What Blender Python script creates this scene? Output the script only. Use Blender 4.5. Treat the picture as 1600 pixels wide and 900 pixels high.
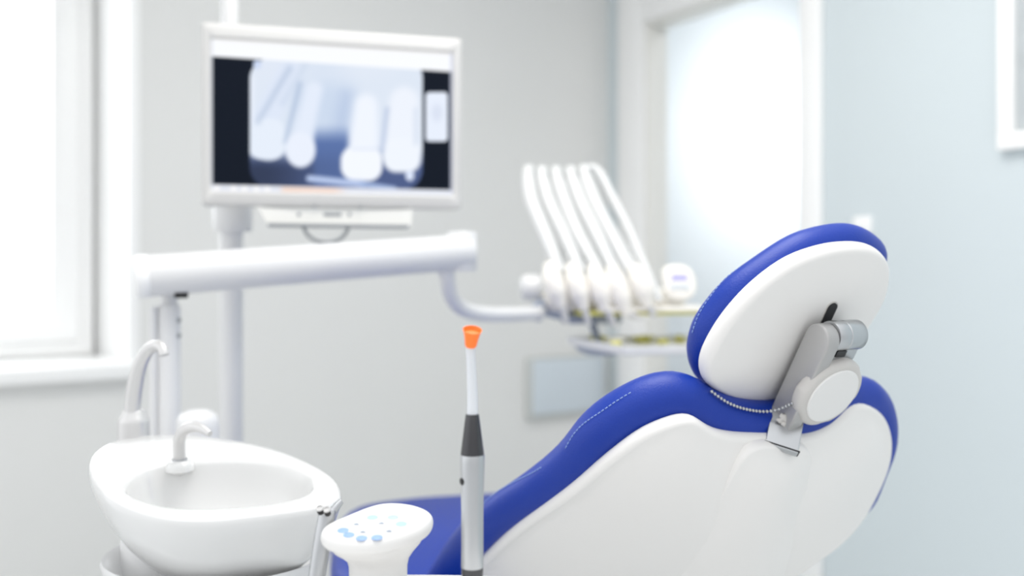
import bpy, bmesh, math
import numpy as np
from mathutils import Vector, Matrix
from mathutils.geometry import delaunay_2d_cdt
for o in list(bpy.data.objects): bpy.data.objects.remove(o, do_unlink=True)
S = bpy.context.scene; COL = S.collection
F = 1450.0; CH = 1.2; HZ = 400.0          # focal length in pixels, eye height, horizon row
V = Vector
# ------------------------------------------------ camera
cd = bpy.data.cameras.new('camera'); cam = bpy.data.objects.new('camera', cd); COL.objects.link(cam)
cam.location = (0, 0, CH); cam.rotation_euler = (math.pi/2, 0, 0)
cd.sensor_width = 36; cd.lens = 36*F/1600; cd.shift_y = -(450-HZ)/1600
cd.clip_start = .02
cd.dof.use_dof = True; cd.dof.focus_distance = 1.15; cd.dof.aperture_fstop = 1.65
S.camera = cam
# ------------------------------------------------ world, lights, exposure
w = bpy.data.worlds.new('daylight'); S.world = w; w.use_nodes = True
wt = w.node_tree; bg = wt.nodes['Background']; bg.inputs[0].default_value = (.965, .98, 1, 1)
tcw = wt.nodes.new('ShaderNodeTexCoord')
def wdot(v, gain):                                          # brighter sky towards one side
    d = wt.nodes.new('ShaderNodeVectorMath'); d.operation = 'DOT_PRODUCT'; d.inputs[1].default_value = v; wt.links.new(tcw.outputs['Generated'], d.inputs[0])
    m = wt.nodes.new('ShaderNodeMath'); m.operation = 'MAXIMUM'; m.inputs[1].default_value = 0; wt.links.new(d.outputs['Value'], m.inputs[0])
    k = wt.nodes.new('ShaderNodeMath'); k.operation = 'MULTIPLY'; k.inputs[1].default_value = gain; wt.links.new(m.outputs[0], k.inputs[0]); return k
def wadd(a, b):
    n = wt.nodes.new('ShaderNodeMath'); n.operation = 'ADD'; wt.links.new(a.outputs[0], n.inputs[0])
    if hasattr(b, 'outputs'): wt.links.new(b.outputs[0], n.inputs[1])
    else: n.inputs[1].default_value = b
    return n
wt.links.new(wadd(wadd(wadd(wdot((-.8, .38, .42), .78), wdot((0, 0, 1), .5)), wdot((.1, -1, .2), .16)), .54).outputs[0], bg.inputs[1])
def area(name, loc, aim, sx, sy, power, col=(1,1,1)):
    l = bpy.data.lights.new(name, 'AREA'); l.shape = 'RECTANGLE'; l.size = sx; l.size_y = sy; l.energy = power; l.color = col
    o = bpy.data.objects.new(name, l); COL.objects.link(o); o.location = loc
    o.rotation_euler = (V(aim)-V(loc)).to_track_quat('-Z', 'Y').to_euler(); return o
area('ceiling_light', (.1, 1.5, 2.72), (.1, 1.5, 0), 1.2, 1.2, 24, (1, .985, .96))
area('window_daylight', (-1.95, 3.3, 1.9), (0, 1.4, .8), 1.1, 1.6, 16, (.93, .97, 1))
vs = S.view_settings; vs.view_transform = 'Standard'; vs.look = 'None'; vs.gamma = 1; vs.use_curve_mapping = False; vs.exposure = 0.31
# ------------------------------------------------ materials
def lin(c):
    c = c/255.0; return c/12.92 if c <= .04045 else ((c+.055)/1.055)**2.4
def rgb(r, g, b): return (lin(r), lin(g), lin(b), 1)
def mat(name, col, rough=.4, metal=0., spec=.5, coat=0., bump=0., bscale=200., var=0., vscale=3., trans=0., sss=0., emit=None, es=1.):
    m = bpy.data.materials.new(name); m.use_nodes = True; nt = m.node_tree; b = nt.nodes['Principled BSDF']
    b.inputs['Base Color'].default_value = col; b.inputs['Roughness'].default_value = rough; b.inputs['Metallic'].default_value = metal
    b.inputs['Specular IOR Level'].default_value = spec; b.inputs['Coat Weight'].default_value = coat; b.inputs['Coat Roughness'].default_value = .08
    b.inputs['Transmission Weight'].default_value = trans
    tc = nt.nodes.new('ShaderNodeTexCoord')
    if bump:
        n = nt.nodes.new('ShaderNodeTexNoise'); n.inputs['Scale'].default_value = bscale; n.inputs['Detail'].default_value = 4
        bp = nt.nodes.new('ShaderNodeBump'); bp.inputs['Strength'].default_value = bump; bp.inputs['Distance'].default_value = .002
        nt.links.new(tc.outputs['Object'], n.inputs['Vector']); nt.links.new(n.outputs['Fac'], bp.inputs['Height']); nt.links.new(bp.outputs['Normal'], b.inputs['Normal'])
    if var:
        n = nt.nodes.new('ShaderNodeTexNoise'); n.inputs['Scale'].default_value = vscale
        mx = nt.nodes.new('ShaderNodeMixRGB'); mx.inputs[1].default_value = col; mx.inputs[2].default_value = tuple(c*(1-var) for c in col[:3])+(1,)
        nt.links.new(tc.outputs['Object'], n.inputs['Vector']); nt.links.new(n.outputs['Fac'], mx.inputs[0]); nt.links.new(mx.outputs[0], b.inputs['Base Color'])
    if emit: b.inputs['Emission Color'].default_value = emit; b.inputs['Emission Strength'].default_value = es
    return m
M = {}
M['whip'] = mat('whip_plastic', rgb(226,227,226), .4, bump=.02, bscale=200)
M['bezel'] = mat('bezel_plastic', rgb(206,205,203), .45, bump=.02, bscale=200)
M['wall'] = mat('grey_paint', rgb(231,231,229), .85, spec=.2, bump=.15, bscale=90, var=.02)
M['wallb'] = mat('pale_blue_paint', rgb(210,219,222), .85, spec=.2, bump=.15, bscale=90, var=.02)
M['wallc'] = mat('corridor_paint', rgb(228,233,236), .8, spec=.2, bump=.1, bscale=90)
M['ceil'] = mat('ceiling_paint', rgb(240,240,238), .9, spec=.2, bump=.1, bscale=60)
M['floor'] = mat('floor_vinyl', rgb(214,216,216), .45, bump=.1, bscale=30, var=.06, vscale=6)
M['trim'] = mat('white_lacquer', rgb(248,248,247), .4, bump=.03, bscale=60)
M['jamb'] = mat('cream_jamb', rgb(238,237,232), .5, bump=.03, bscale=60)
M['white'] = mat('white_plastic', rgb(230,229,227), .32, bump=.02, bscale=300)
M['shell'] = mat('shell_plastic', rgb(234,232,229), .34, bump=.04, bscale=500)
M['ceram'] = mat('white_ceramic', rgb(225,225,224), .12, coat=.6, bump=.004, bscale=40)
M['enam'] = mat('white_enamel', rgb(226,226,226), .28, coat=.2, bump=.01, bscale=80)
M['cream'] = mat('cream_plastic', rgb(246,242,234), .4, bump=.02, bscale=200)
M['blue'] = mat('blue_upholstery', rgb(4,52,158), .42, spec=.42, bump=.25, bscale=420, var=.12, vscale=9)
M['stitch'] = mat('stitch_thread', rgb(150,175,225), .6, bump=.1, bscale=900)
M['grey'] = mat('satin_grey_paint', rgb(178,177,176), .38, metal=.35, bump=.05, bscale=700)
M['steel'] = mat('brushed_steel', rgb(190,192,194), .28, metal=.95, bump=.03, bscale=300)
M['silver'] = mat('silver_anodised', rgb(190,192,194), .3, metal=.95, bump=.04, bscale=900)
M['spout'] = mat('satin_spout_metal', rgb(214,213,212), .35, metal=.45, bump=.02, bscale=400)
M['gun'] = mat('gunmetal', rgb(84,84,86), .22, metal=1., bump=.06, bscale=800)
M['knob'] = mat('knob_grey_plastic', rgb(203,200,196), .45, bump=.03, bscale=500)
M['black'] = mat('black_plastic', rgb(18,18,20), .3, bump=.02, bscale=200)
M['dark'] = mat('recess_shade', rgb(34,34,36), .6, bump=.02, bscale=200)  # near-black colour stands for the shade inside slots and recess
M['orange'] = mat('orange_silicone', rgb(255,122,36), .35, bump=.03, bscale=300, emit=rgb(255,110,20), es=.12)  # faint emission put into the silicone, though the cup is no lamp
M['guide'] = mat('clear_light_guide', rgb(240,243,247), .12, coat=.5, bump=.02, bscale=100, trans=.25)
M['btnb'] = mat('pale_blue_key', rgb(148,178,222), .4, bump=.01)
M['btng'] = mat('pale_mint_key', rgb(178,212,222), .4, bump=.01)
M['btnl'] = mat('pale_lilac_key', rgb(186,202,232), .4, bump=.01)
M['btnd'] = mat('grey_triangle_print', rgb(160,172,190), .4, bump=.01)
M['yel'] = mat('yellow_green_resin', rgb(206,202,110), .45, bump=.05, bscale=200)
M['plate'] = mat('pale_blue_panel', rgb(208,217,224), .4, bump=.02, bscale=80)
M['plateb'] = mat('grey_panel_edge', rgb(200,203,201), .5, bump=.02, bscale=80)
M['dgrey'] = mat('mid_grey_plastic', rgb(150,153,156), .45, bump=.02, bscale=80)
M['joint'] = mat('blue_grey_joint', rgb(160,168,184), .4, metal=.3, bump=.02, bscale=80)
M['art'] = mat('grey_print', rgb(196,202,204), .5, var=.25, vscale=12, bump=.01)
M['lcd'] = mat('lilac_display', rgb(150,148,220), .3, emit=rgb(170,168,250), es=.4, bump=.01)
g = bpy.data.materials.new('clear_glass'); g.use_nodes = True; nt = g.node_tree; nt.nodes.remove(nt.nodes['Principled BSDF'])
t_ = nt.nodes.new('ShaderNodeBsdfTransparent'); gl = nt.nodes.new('ShaderNodeBsdfGlossy'); gl.inputs['Roughness'].default_value = .02
mx_ = nt.nodes.new('ShaderNodeMixShader'); mx_.inputs[0].default_value = .06
nt.links.new(t_.outputs[0], mx_.inputs[1]); nt.links.new(gl.outputs[0], mx_.inputs[2]); nt.links.new(mx_.outputs[0], nt.nodes['Material Output'].inputs[0]); M['glass'] = g
# ------------------------------------------------ helpers
def link(name, me, m, parent=None, smooth=True):
    o = bpy.data.objects.new(name, me); COL.objects.link(o); me.materials.append(m)
    if smooth: me.polygons.foreach_set('use_smooth', [True]*len(me.polygons))
    if parent: o.parent = parent; o.matrix_parent_inverse = Matrix.Translation(-parent.location)
    return o
def fin(name, bm, m, parent=None, smooth=True, sharp=None):
    bmesh.ops.recalc_face_normals(bm, faces=bm.faces)
    me = bpy.data.meshes.new(name); bm.to_mesh(me); bm.free()
    o = link(name, me, m, parent, smooth)
    if smooth and sharp: me.set_sharp_from_angle(angle=math.radians(sharp))
    return o
def tag(o, label=None, cat=None, group=None, kind=None):
    if label: o['label'] = label
    if cat: o['category'] = cat
    if group: o['group'] = group
    if kind: o['kind'] = kind
    return o
def thing(name, label, cat, loc, group=None):
    o = bpy.data.objects.new(name, None); o.empty_display_size = .05; COL.objects.link(o); o.location = loc
    return tag(o, label, cat, group)
def struct(o): o['kind'] = 'structure'; return o
def P(px, py, D): return V(((px-800)/F*D, D, CH-(py-HZ)/F*D))
def ray(px, py): return V(((px-800)/F, 1, -(py-HZ)/F))
class PlaneD:
    def __init__(s, P0, N): s.N = V(N).normalized(); s.k = s.N.dot(V(P0)-V((0,0,CH)))
    def __call__(s, x, y): return s.k/s.N.dot(ray(x, y))
class FitD:
    def __init__(s, ctrl, off=0., quad=True):
        s.q = quad; A = [s.b(x, y) for x, y, d in ctrl]; s.c = np.linalg.lstsq(np.array(A), np.array([1/d for *_, d in ctrl]), rcond=None)[0]; s.off = off
    def b(s, x, y):
        x = (x-1000)/400; y = (y-750)/200
        return [1, x, y, x*x, x*y, y*y] if s.q else [1, x, y]
    def __call__(s, x, y): return 1/float(np.dot(s.b(x, y), s.c))+s.off
    def shifted(s, o): r = FitD.__new__(FitD); r.q = s.q; r.c = s.c; r.off = s.off+o; return r
def spline(pts, n, closed=True):
    P_ = [np.array(p, float) for p in pts]; L = len(P_); out = []
    segs = L if closed else L-1
    for i in range(segs):
        g = (lambda k: P_[k % L]) if closed else (lambda k: P_[min(max(k, 0), L-1)])
        p0, p1, p2, p3 = g(i-1), g(i), g(i+1), g(i+2)
        for j in range(8):
            t = j/8; out.append(.5*((2*p1)+(-p0+p2)*t+(2*p0-5*p1+4*p2-p3)*t*t+(-p0+3*p1-3*p2+p3)*t**3))
    out.append(P_[0] if closed else P_[-1]); out = np.array(out)
    d = np.r_[0, np.cumsum(np.linalg.norm(np.diff(out, axis=0), axis=1))]
    tt = np.linspace(0, d[-1], n, endpoint=not closed)
    return np.stack([np.interp(tt, d, out[:, k]) for k in range(out.shape[1])], 1)
def inset(pts, amt, n=120):
    c = spline(pts, n); t = np.roll(c, -1, 0)-np.roll(c, 1, 0); nn = np.stack([t[:, 1], -t[:, 0]], 1); nn /= np.linalg.norm(nn, axis=1)[:, None]
    a = .5*np.sum(c[:, 0]*np.roll(c[:, 1], -1)-np.roll(c[:, 0], -1)*c[:, 1]); s = 1 if a > 0 else -1
    r = c-s*nn*amt
    for _ in range(3): r = (np.roll(r, 1, 0)+2*r+np.roll(r, -1, 0))/4
    return r
def pad(name, poly, depth, N, r, m, parent, bulge_b=0., bulge_f=0., n=120, step=14, seg=8, rn=None, resample=True):
    """padded solid with a fully rounded rim: poly is traced, depth gives its distance, N points to its rear"""
    N = V(N).normalized(); rn = rn or r
    c = spline(poly, n) if resample else np.array(poly); n = len(c)
    Mi = [P(x, y, depth(x, y)) for x, y in c]; cen = sum(Mi, V())/n
    ni = [((Mi[(i+1) % n]-Mi[i-1]).cross(N)).normalized() for i in range(n)]
    if sum(a.dot(b-cen) for a, b in zip(ni, Mi)) < 0: ni = [-a for a in ni]
    bm = bmesh.new(); rings = []
    for k in range(seg*2+1):
        ph = -math.pi/2+math.pi*k/(seg*2)
        rings.append([bm.verts.new(Mi[i]+ni[i]*(r*math.cos(ph))+N*(rn*math.sin(ph))) for i in range(n)])
    for a, b in zip(rings, rings[1:]):
        for i in range(n): bm.faces.new((a[i], a[(i+1) % n], b[(i+1) % n], b[i]))
    x0, y0 = c.min(0); x1, y1 = c.max(0); inner = []
    def edist(p):
        a = c; b = np.roll(c, -1, 0); ab = b-a; t = np.clip(((p-a)*ab).sum(1)/np.maximum((ab**2).sum(1), 1e-9), 0, 1)
        return np.linalg.norm(a+ab*t[:, None]-p, axis=1).min()
    def inside(p):
        a = c; b = np.roll(c, -1, 0); cnd = (a[:, 1] > p[1]) != (b[:, 1] > p[1])
        xs = a[:, 0]+(p[1]-a[:, 1])/(b[:, 1]-a[:, 1]+1e-12)*(b[:, 0]-a[:, 0]); return (cnd & (p[0] < xs)).sum() % 2 == 1
    ed = []
    for yy in np.arange(y0+step/2, y1, step):
        for j, xx in enumerate(np.arange(x0+step/2, x1, step)):
            p = np.array([xx, yy])
            if inside(p):
                e = edist(p)
                if e > step*.55: inner.append(p); ed.append(e)
    vin = [V((x/100, y/100)) for x, y in list(c)+inner]
    vo, eo, fo, ov, *_ = delaunay_2d_cdt(vin, [], [list(range(n))], 1, 1e-7)
    em = max(ed) if ed else 1
    for sgn, bul in ((1, bulge_b), (-1, bulge_f)):
        vv = []
        for i, p in enumerate(vo):
            src = ov[i][0] if ov[i] else 0
            if src < n: vv.append(rings[-1][src] if sgn > 0 else rings[0][src])
            else:
                x, y = p.x*100, p.y*100; e = ed[src-n]/em; h = rn+bul*(1-(1-e)**2)
                vv.append(bm.verts.new(P(x, y, depth(x, y))+N*(sgn*h)))
        for f in fo:
            try: bm.faces.new([vv[i] for i in f])
            except ValueError: pass
    return fin(name, bm, m, parent)
def sweep_bm(bm, pts, rad, seg=20, caps=True, n=None, flat=None):
    pts = [V(p) for p in (spline([tuple(p) for p in pts], n, False) if n else pts)]; L = len(pts)
    rs = rad if hasattr(rad, '__len__') else [rad]*L
    if len(rs) != L: rs = list(np.interp(np.linspace(0, 1, L), np.linspace(0, 1, len(rs)), rs))
    up = None; rings = []
    for i, p in enumerate(pts):
        t = (pts[min(i+1, L-1)]-pts[max(i-1, 0)]).normalized()
        if up is None: up = V((0,0,1)) if abs(t.z) < .9 else V((0,-1,0))
        up = (up-t*up.dot(t)).normalized(); s = t.cross(up)
        rings.append([bm.verts.new(p+(up*math.cos(a)+s*math.sin(a))*rs[i]) for a in [2*math.pi*k/seg for k in range(seg)]])
    for a, b in zip(rings, rings[1:]):
        for k in range(seg): bm.faces.new((a[k], a[(k+1) % seg], b[(k+1) % seg], b[k]))
    if caps: bm.faces.new(rings[0][::-1]); bm.faces.new(rings[-1])
def tube(name, pts, rad, m, parent=None, n=None, seg=20, sharp=50):
    bm = bmesh.new(); sweep_bm(bm, pts, rad, seg, n=n); return fin(name, bm, m, parent, sharp=sharp)
def lathe(name, o, axis, prof, m, parent=None, seg=40, sharp=40, x=None, fn=None):
    """prof: list of (radius, height along axis)"""
    axis = V(axis).normalized(); x = V(x) if x else (V((1,0,0)) if abs(axis.x) < .9 else V((0,1,0)))
    x = (x-axis*x.dot(axis)).normalized(); y = axis.cross(x); bm = bmesh.new(); rings = []
    for r, h in prof:
        rings.append([bm.verts.new(V(o)+axis*h+(x*math.cos(a)+y*math.sin(a))*(max(r, 1e-5)*(fn(a, r, h) if fn else 1))) for a in [2*math.pi*k/seg for k in range(seg)]])
    for a, b in zip(rings, rings[1:]):
        for k in range(seg): bm.faces.new((a[k], a[(k+1) % seg], b[(k+1) % seg], b[k]))
    bm.faces.new(rings[0][::-1]); bm.faces.new(rings[-1])
    return fin(name, bm, m, parent, sharp=sharp)
def box(name, o, ax, ay, az, m, parent=None, bev=.004, seg=3, bm=None):
    """o centre; ax, ay, az half-extent vectors"""
    own = bm is None; bm = bm or bmesh.new(); o = V(o); ax = V(ax); ay = V(ay); az = V(az)
    t = bmesh.new(); vs_ = [t.verts.new(o+ax*i+ay*j+az*k) for i in (-1, 1) for j in (-1, 1) for k in (-1, 1)]
    for f in ((0,1,3,2),(4,6,7,5),(0,4,5,1),(2,3,7,6),(0,2,6,4),(1,5,7,3)): t.faces.new([vs_[i] for i in f])
    if bev: bmesh.ops.bevel(t, geom=list(t.edges), offset=bev, segments=seg, profile=.5, affect='EDGES')
    me = bpy.data.meshes.new('t'); t.to_mesh(me); t.free(); bm.from_mesh(me); bpy.data.meshes.remove(me)
    if own: return fin(name, bm, m, parent, sharp=40)
def prism(name, prof, o, ax, ay, az, m, parent=None, bev=.003):
    """prof in (ax, ay) coordinates, extruded between +-az"""
    bm = bmesh.new(); o = V(o); ax = V(ax); ay = V(ay); az = V(az)
    a = [bm.verts.new(o+ax*x+ay*y-az) for x, y in prof]; b = [bm.verts.new(o+ax*x+ay*y+az) for x, y in prof]; n = len(prof)
    bm.faces.new(a[::-1]); bm.faces.new(b)
    for i in range(n): bm.faces.new((a[i], a[(i+1) % n], b[(i+1) % n], b[i]))
    bmesh.ops.recalc_face_normals(bm, faces=bm.faces)
    if bev:
        es = [e for e in bm.edges if len(e.link_faces) == 2 and e.calc_face_angle() > .7 and any(len(f.verts) == n for f in e.link_faces)]
        bmesh.ops.bevel(bm, geom=es, offset=bev, segments=3, profile=.5, affect='EDGES')
    return fin(name, bm, m, parent, sharp=40)
def rrect(w, h, r, k=8):
    return [(sx*(w-r)+r*math.cos(a0+math.pi/2*i/k), sy*(h-r)+r*math.sin(a0+math.pi/2*i/k)) for sx, sy, a0 in ((1,1,0),(-1,1,math.pi/2),(-1,-1,math.pi),(1,-1,1.5*math.pi)) for i in range(k+1)]
def loft(name, rings, m, parent=None, sharp=45, caps=(True, True)):
    bm = bmesh.new(); R = [[bm.verts.new(p) for p in r] for r in rings]; n = len(R[0])
    for a, b in zip(R, R[1:]):
        for k in range(n): bm.faces.new((a[k], a[(k+1) % n], b[(k+1) % n], b[k]))
    if caps[0]: bm.faces.new(R[0][::-1])
    if caps[1]: bm.faces.new(R[-1])
    return fin(name, bm, m, parent, sharp=sharp)
Z = V((0,0,1))
# ------------------------------------------------ room shell (two walls meeting in the far corner)
B = V((.8755, .4833, 0)); BN = V((-.4833, .8755, 0))       # along the back wall, outwards through it
W0 = V((-1.448, 3.0, 0))                                    # a point at the foot of the back wall
CR = W0+B*2.13                                              # the corner
DR = V((.4833, -.8755, 0)); DN = V((.8755, .4833, 0))       # along the door wall, outwards through it
H = 2.8
def slab(name, o, u, u0, u1, z0, z1, nrm, th, m):           # wall piece from u0..u1, z0..z1, thickness outwards
    return box(name, o+u*((u0+u1)/2)+Z*((z0+z1)/2)+nrm*(th/2), u*((u1-u0)/2), nrm*(th/2), Z*((z1-z0)/2), m, bev=0)
def multi(name, parts, m, parent=None, bev=0):
    bm = bmesh.new()
    for i, (o, a, b, c) in enumerate(parts):
        if bev: b = b*(1+.02*i); c = c*(1+.0008*i)
        box('', o, a, b, c, m, bev=bev, seg=2, bm=bm)
    return fin(name, bm, m, parent, sharp=40)
def wp(o, u, u0, u1, z0, z1, nrm, n0, n1): return (o+u*((u0+u1)/2)+Z*((z0+z1)/2)+nrm*((n0+n1)/2), u*((u1-u0)/2), nrm*((n1-n0)/2), Z*((z1-z0)/2))
WR, WL, WB, WT = .198, -1.15, .83, 2.45                     # window opening on the wall face
struct(multi('wall_back', [wp(W0,B,WR,2.25,0,H,BN,0,.34), wp(W0,B,-2.2,WL,0,H,BN,0,.34), wp(W0,B,WL,WR,0,WB,BN,0,.34), wp(W0,B,WL,WR,WT,H,BN,0,.34)], M['wall']))
D0, D1, DH = .273, 1.118, 2.15
struct(multi('wall_right', [wp(CR,DR,-.1,D0,0,H,DN,0,.1), wp(CR,DR,D1,4.6,0,H,DN,0,.1), wp(CR,DR,D0,D1,DH,H,DN,0,.1)], M['wallb']))
fl = bmesh.new(); vs4 = [fl.verts.new(p) for p in (W0-B*2.2+BN*.3, CR+DN*1.6+BN*.3, CR+DR*4.6+DN*1.6, W0-B*2.2+DR*4.6)]
ex = bmesh.ops.extrude_face_region(fl, geom=[fl.faces.new(vs4)])
for v in [e for e in ex['geom'] if isinstance(e, bmesh.types.BMVert)]: v.co.z -= .05
struct(fin('floor', fl, M['floor'], smooth=False))
cl = bmesh.new(); vs4 = [cl.verts.new(p+Z*H) for p in (W0-B*2.2+BN*.3, CR+DN*1.6+BN*.3, CR+DR*2.4+DN*1.6, W0-B*2.2+DR*2.4)]
ex = bmesh.ops.extrude_face_region(cl, geom=[cl.faces.new(vs4)])
for v in [e for e in ex['geom'] if isinstance(e, bmesh.types.BMVert)]: v.co.z += .05
struct(fin('ceiling', cl, M['ceil'], smooth=False))
# splayed white window reveals, sill
def quadprism(name, pts, z0, z1, m):
    bm = bmesh.new(); a = [bm.verts.new(V((p.x,p.y,z0))) for p in pts]; b = [bm.verts.new(V((p.x,p.y,z1))) for p in pts]; n = len(pts)
    bm.faces.new(a[::-1]); bm.faces.new(b)
    for i in range(n): bm.faces.new((a[i], a[(i+1)%n], b[(i+1)%n], b[i]))
    return fin(name, bm, m, smooth=False)
struct(quadprism('trim_1', [W0+B*(WR+.0)-BN*.004, W0+B*(WR+.03)-BN*.004, W0+B*(WR+.03)+BN*.338, W0+B*(WR-.09)+BN*.338], WB, WT, M['trim']))
struct(quadprism('trim_2', [W0+B*(WL-.03)-BN*.004, W0+B*(WL)-BN*.004, W0+B*(WL+.09)+BN*.338, W0+B*(WL-.03)+BN*.338], WB, WT, M['trim']))
sill = box('window_sill', W0+B*((WL+WR)/2)+BN*.14+Z*.822, B*((WR-WL)/2+.02), BN*.2, Z*.026, M['trim'], bev=.012, seg=4)
wn = tag(thing('window_1', None, None, W0+B*((WL+WR)/2)+BN*.3+Z*.85), kind='structure')
sill.parent = wn; sill.matrix_parent_inverse = Matrix.Translation(-wn.location)
wi, wo = WR-.09, WL+.09
multi('window_frame', [wp(W0,B,wi-.055,wi,.85,WT,BN,.27,.335), wp(W0,B,wo,wo+.055,.85,WT,BN,.27,.335), wp(W0,B,wo,wi,.85,.9,BN,.27,.335), wp(W0,B,wo,wi,WT-.05,WT,BN,.27,.335)], M['trim'], wn, bev=.006)
multi('sash', [wp(W0,B,wi-.135,wi-.045,.905,WT-.055,BN,.255,.315), wp(W0,B,wo+.045,wo+.13,.905,WT-.055,BN,.255,.315), wp(W0,B,wo+.058,wi-.058,.905,.975,BN,.255,.315), wp(W0,B,wo+.058,wi-.058,WT-.12,WT-.055,BN,.255,.315),
               wp(W0,B,-.62,-.53,.905,WT-.055,BN,.255,.315)], M['trim'], wn, bev=.008)
multi('glazing', [wp(W0,B,wo+.13,wi-.135,.975,WT-.12,BN,.283,.287)], M['glass'], wn)
hd = W0+B*(-.155)+BN*.25+Z*1.0
# door casing and jamb
dr = tag(thing('door_1', None, None, CR+DR*((D0+D1)/2)), kind='structure')
multi('door_casing', [wp(CR,DR,.1,D0,0,DH+.22,DN,-.022,0), wp(CR,DR,D1,D1+.09,0,DH+.22,DN,-.022,0), wp(CR,DR,D0,D1,DH,DH+.22,DN,-.022,0)], M['trim'], dr, bev=.006)
multi('door_jamb', [wp(CR,DR,D0,D0+.012,0,DH,DN,-.005,.1), wp(CR,DR,D1-.012,D1,0,DH,DN,-.005,.1), wp(CR,DR,D0,D1,DH-.012,DH,DN,-.005,.1)], M['jamb'], dr, bev=.002)
struct(slab('wall_corridor', CR, DR, -.4, 3.2, 0, H, DN*1, .1, M['wallc'])).location = DN*1.35
struct(slab('wall_corridor_end', CR+DN*.1, DN, 0, 1.25, 0, H, -DR, .1, M['wallc'])).location = -DR*.1
pl = CR+DR*.5+DN*.98+Z*1.85
area('corridor_hotspot_fill', pl, CR-DR*.1+DN*1.06+Z*1.72, .4, .6, 5.6, (1,1,1))  # unseen area light added to blow out the end wall through the doorway
area('corridor_ceiling_lamp', CR+DR*.9+DN*.8+Z*2.7, CR+DR*.9+DN*.8, .5, 1.0, 3.5, (.96,.98,1))
# ------------------------------------------------ wall-mounted items
def onback(px, off=0.):                                     # point on the back wall under image column px (x, y only)
    r = (px-800)/F; t = (W0.x-BN.x*off-r*(W0.y-BN.y*off))/(r*B.y-B.x); return W0-BN*off+B*t
def onright(px, off=0.):
    r = (px-800)/F; c = CR-DN*off; t = (c.x-r*c.y)/(r*DR.y-DR.x); return c+DR*t
def zz(py, D): return CH-(py-HZ)/F*D
a, b = onback(824, .02), onback(942, .02); z1, z0 = zz(560, a.y), zz(656, a.y); c0 = (a+b)/2
wp_ = thing('wall_panel', 'pale blue-grey rectangular panel on the grey wall below the instrument tray', 'wall panel', c0+Z*z0+BN*.02)
box('frame', c0+Z*((z0+z1)/2)+BN*.004, B*((b-a).length/2), BN*.016, Z*((z1-z0)/2), M['plateb'], wp_, bev=.006)
box('cover', c0+Z*((z0+z1)/2)-BN*.012+B*.008+Z*.006, B*((b-a).length/2-.012), BN*.008, Z*((z1-z0)/2-.014), M['plate'], wp_, bev=.006)
a = onright(1334, .006); b = onright(1362, .006)
sw = thing('light_switch', 'small white switch plate on pale blue wall, just above the headrest', 'light switch', (a+b)/2+Z*zz(362, a.y))
box('plate', (a+b)/2+Z*zz(352, a.y), DR*((b-a).length/2), DN*.006, Z*.026, M['trim'], sw, bev=.003)
box('rocker', (a+b)/2+Z*zz(352, a.y)-DN*.007, DR*((b-a).length/2-.014), DN*.004, Z*.014, M['trim'], sw, bev=.002)
a = onright(1562, .015); zb = zz(236, a.y); u0 = (a-CR).dot(DR); 
pf = thing('picture_frame', 'white framed grey print hanging on pale blue wall at right edge', 'picture frame', CR+DR*(u0+.25)+Z*zb)
fw = .045; u1 = u0+.5; zt = zb+.7
multi('frame', [wp(CR,DR,u0,u0+fw,zb,zt,DN,-.03,0), wp(CR,DR,u1-fw,u1,zb,zt,DN,-.03,0), wp(CR,DR,u0,u1,zb,zb+fw,DN,-.03,0), wp(CR,DR,u0,u1,zt-fw,zt,DN,-.03,0)], M['trim'], pf, bev=.004)
multi('print', [wp(CR,DR,u0+fw,u1-fw,zb+fw,zt-fw,DN,-.012,-.002)], M['art'], pf)
# ------------------------------------------------ dental chair
chair = thing('dental_chair', 'reclined dental chair in royal blue upholstery with white rear shells', 'dental chair', (-.02, 2.0, 0))
W = V((.88, .475, 0)).normalized(); th = math.radians(60)
A_ = V((-W.y, W.x, 0)); U = -(A_*math.cos(th)-Z*math.sin(th)); N = W.cross(U).normalized()
if N.y > 0: N = -N
PC = P(1240, 505, 1.27)
bd = FitD([(1075,650,1.19),(1220,690,1.265),(1345,630,1.41),(1392,700,1.45),(720,890,1.50),(900,760,1.32),(1120,900,1.36),(1230,900,1.44),(1300,800,1.40),(950,950,1.46)])
NB = V((.33, -.80, -.48)).normalized()
sil = [(665,890),(705,830),(755,780),(825,735),(880,692),(908,655),(950,620),(1010,590),(1055,584),(1090,596),(1130,618),(1185,627),(1240,620),(1295,602),(1345,586),(1380,605),(1397,635),(1403,670),(1400,705),(1385,745),(1362,795),
       (1315,830),(1250,870),(1180,925),(1050,985),(850,1000),(700,975),(645,930)]
cm = inset(sil, 38, 160)
bc = pad('back_cushion', cm, bd.shifted(.052), NB, .037, M['blue'], chair, bulge_f=.012, step=22, resample=False)
shell = [(757,865),(805,820),(890,760),(950,710),(1000,673),(1040,655),(1068,648),(1085,652),(1101,665),(1125,674),(1160,677),(1205,677),(1250,677),(1285,664),(1310,642),(1332,628),(1355,629),(1377,645),(1389,670),(1392,700),(1385,735),(1365,780),
         (1340,820),(1305,855),(1262,885),(1225,910),(1140,960),(1030,995),(860,990),(720,955),(712,910)]
bs = pad('back_shell', inset(shell, 9, 200), bd, NB, .009, M['shell'], chair, bulge_b=.016, step=14, resample=False, rn=.012)
sp = [(1172,692),(1150,712),(1130,745),(1095,805),(1058,862),(1022,925),(1010,960),(1110,985),(1190,960),(1216,905),(1232,850),(1248,795),(1258,745),(1262,712),(1254,694),(1212,690)]
spc = pad('spine_cover', inset(sp, 5, 140), bd.shifted(-.0185), NB, .006, M['shell'], chair, bulge_b=.016, step=12, resample=False, rn=.012)
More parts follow.
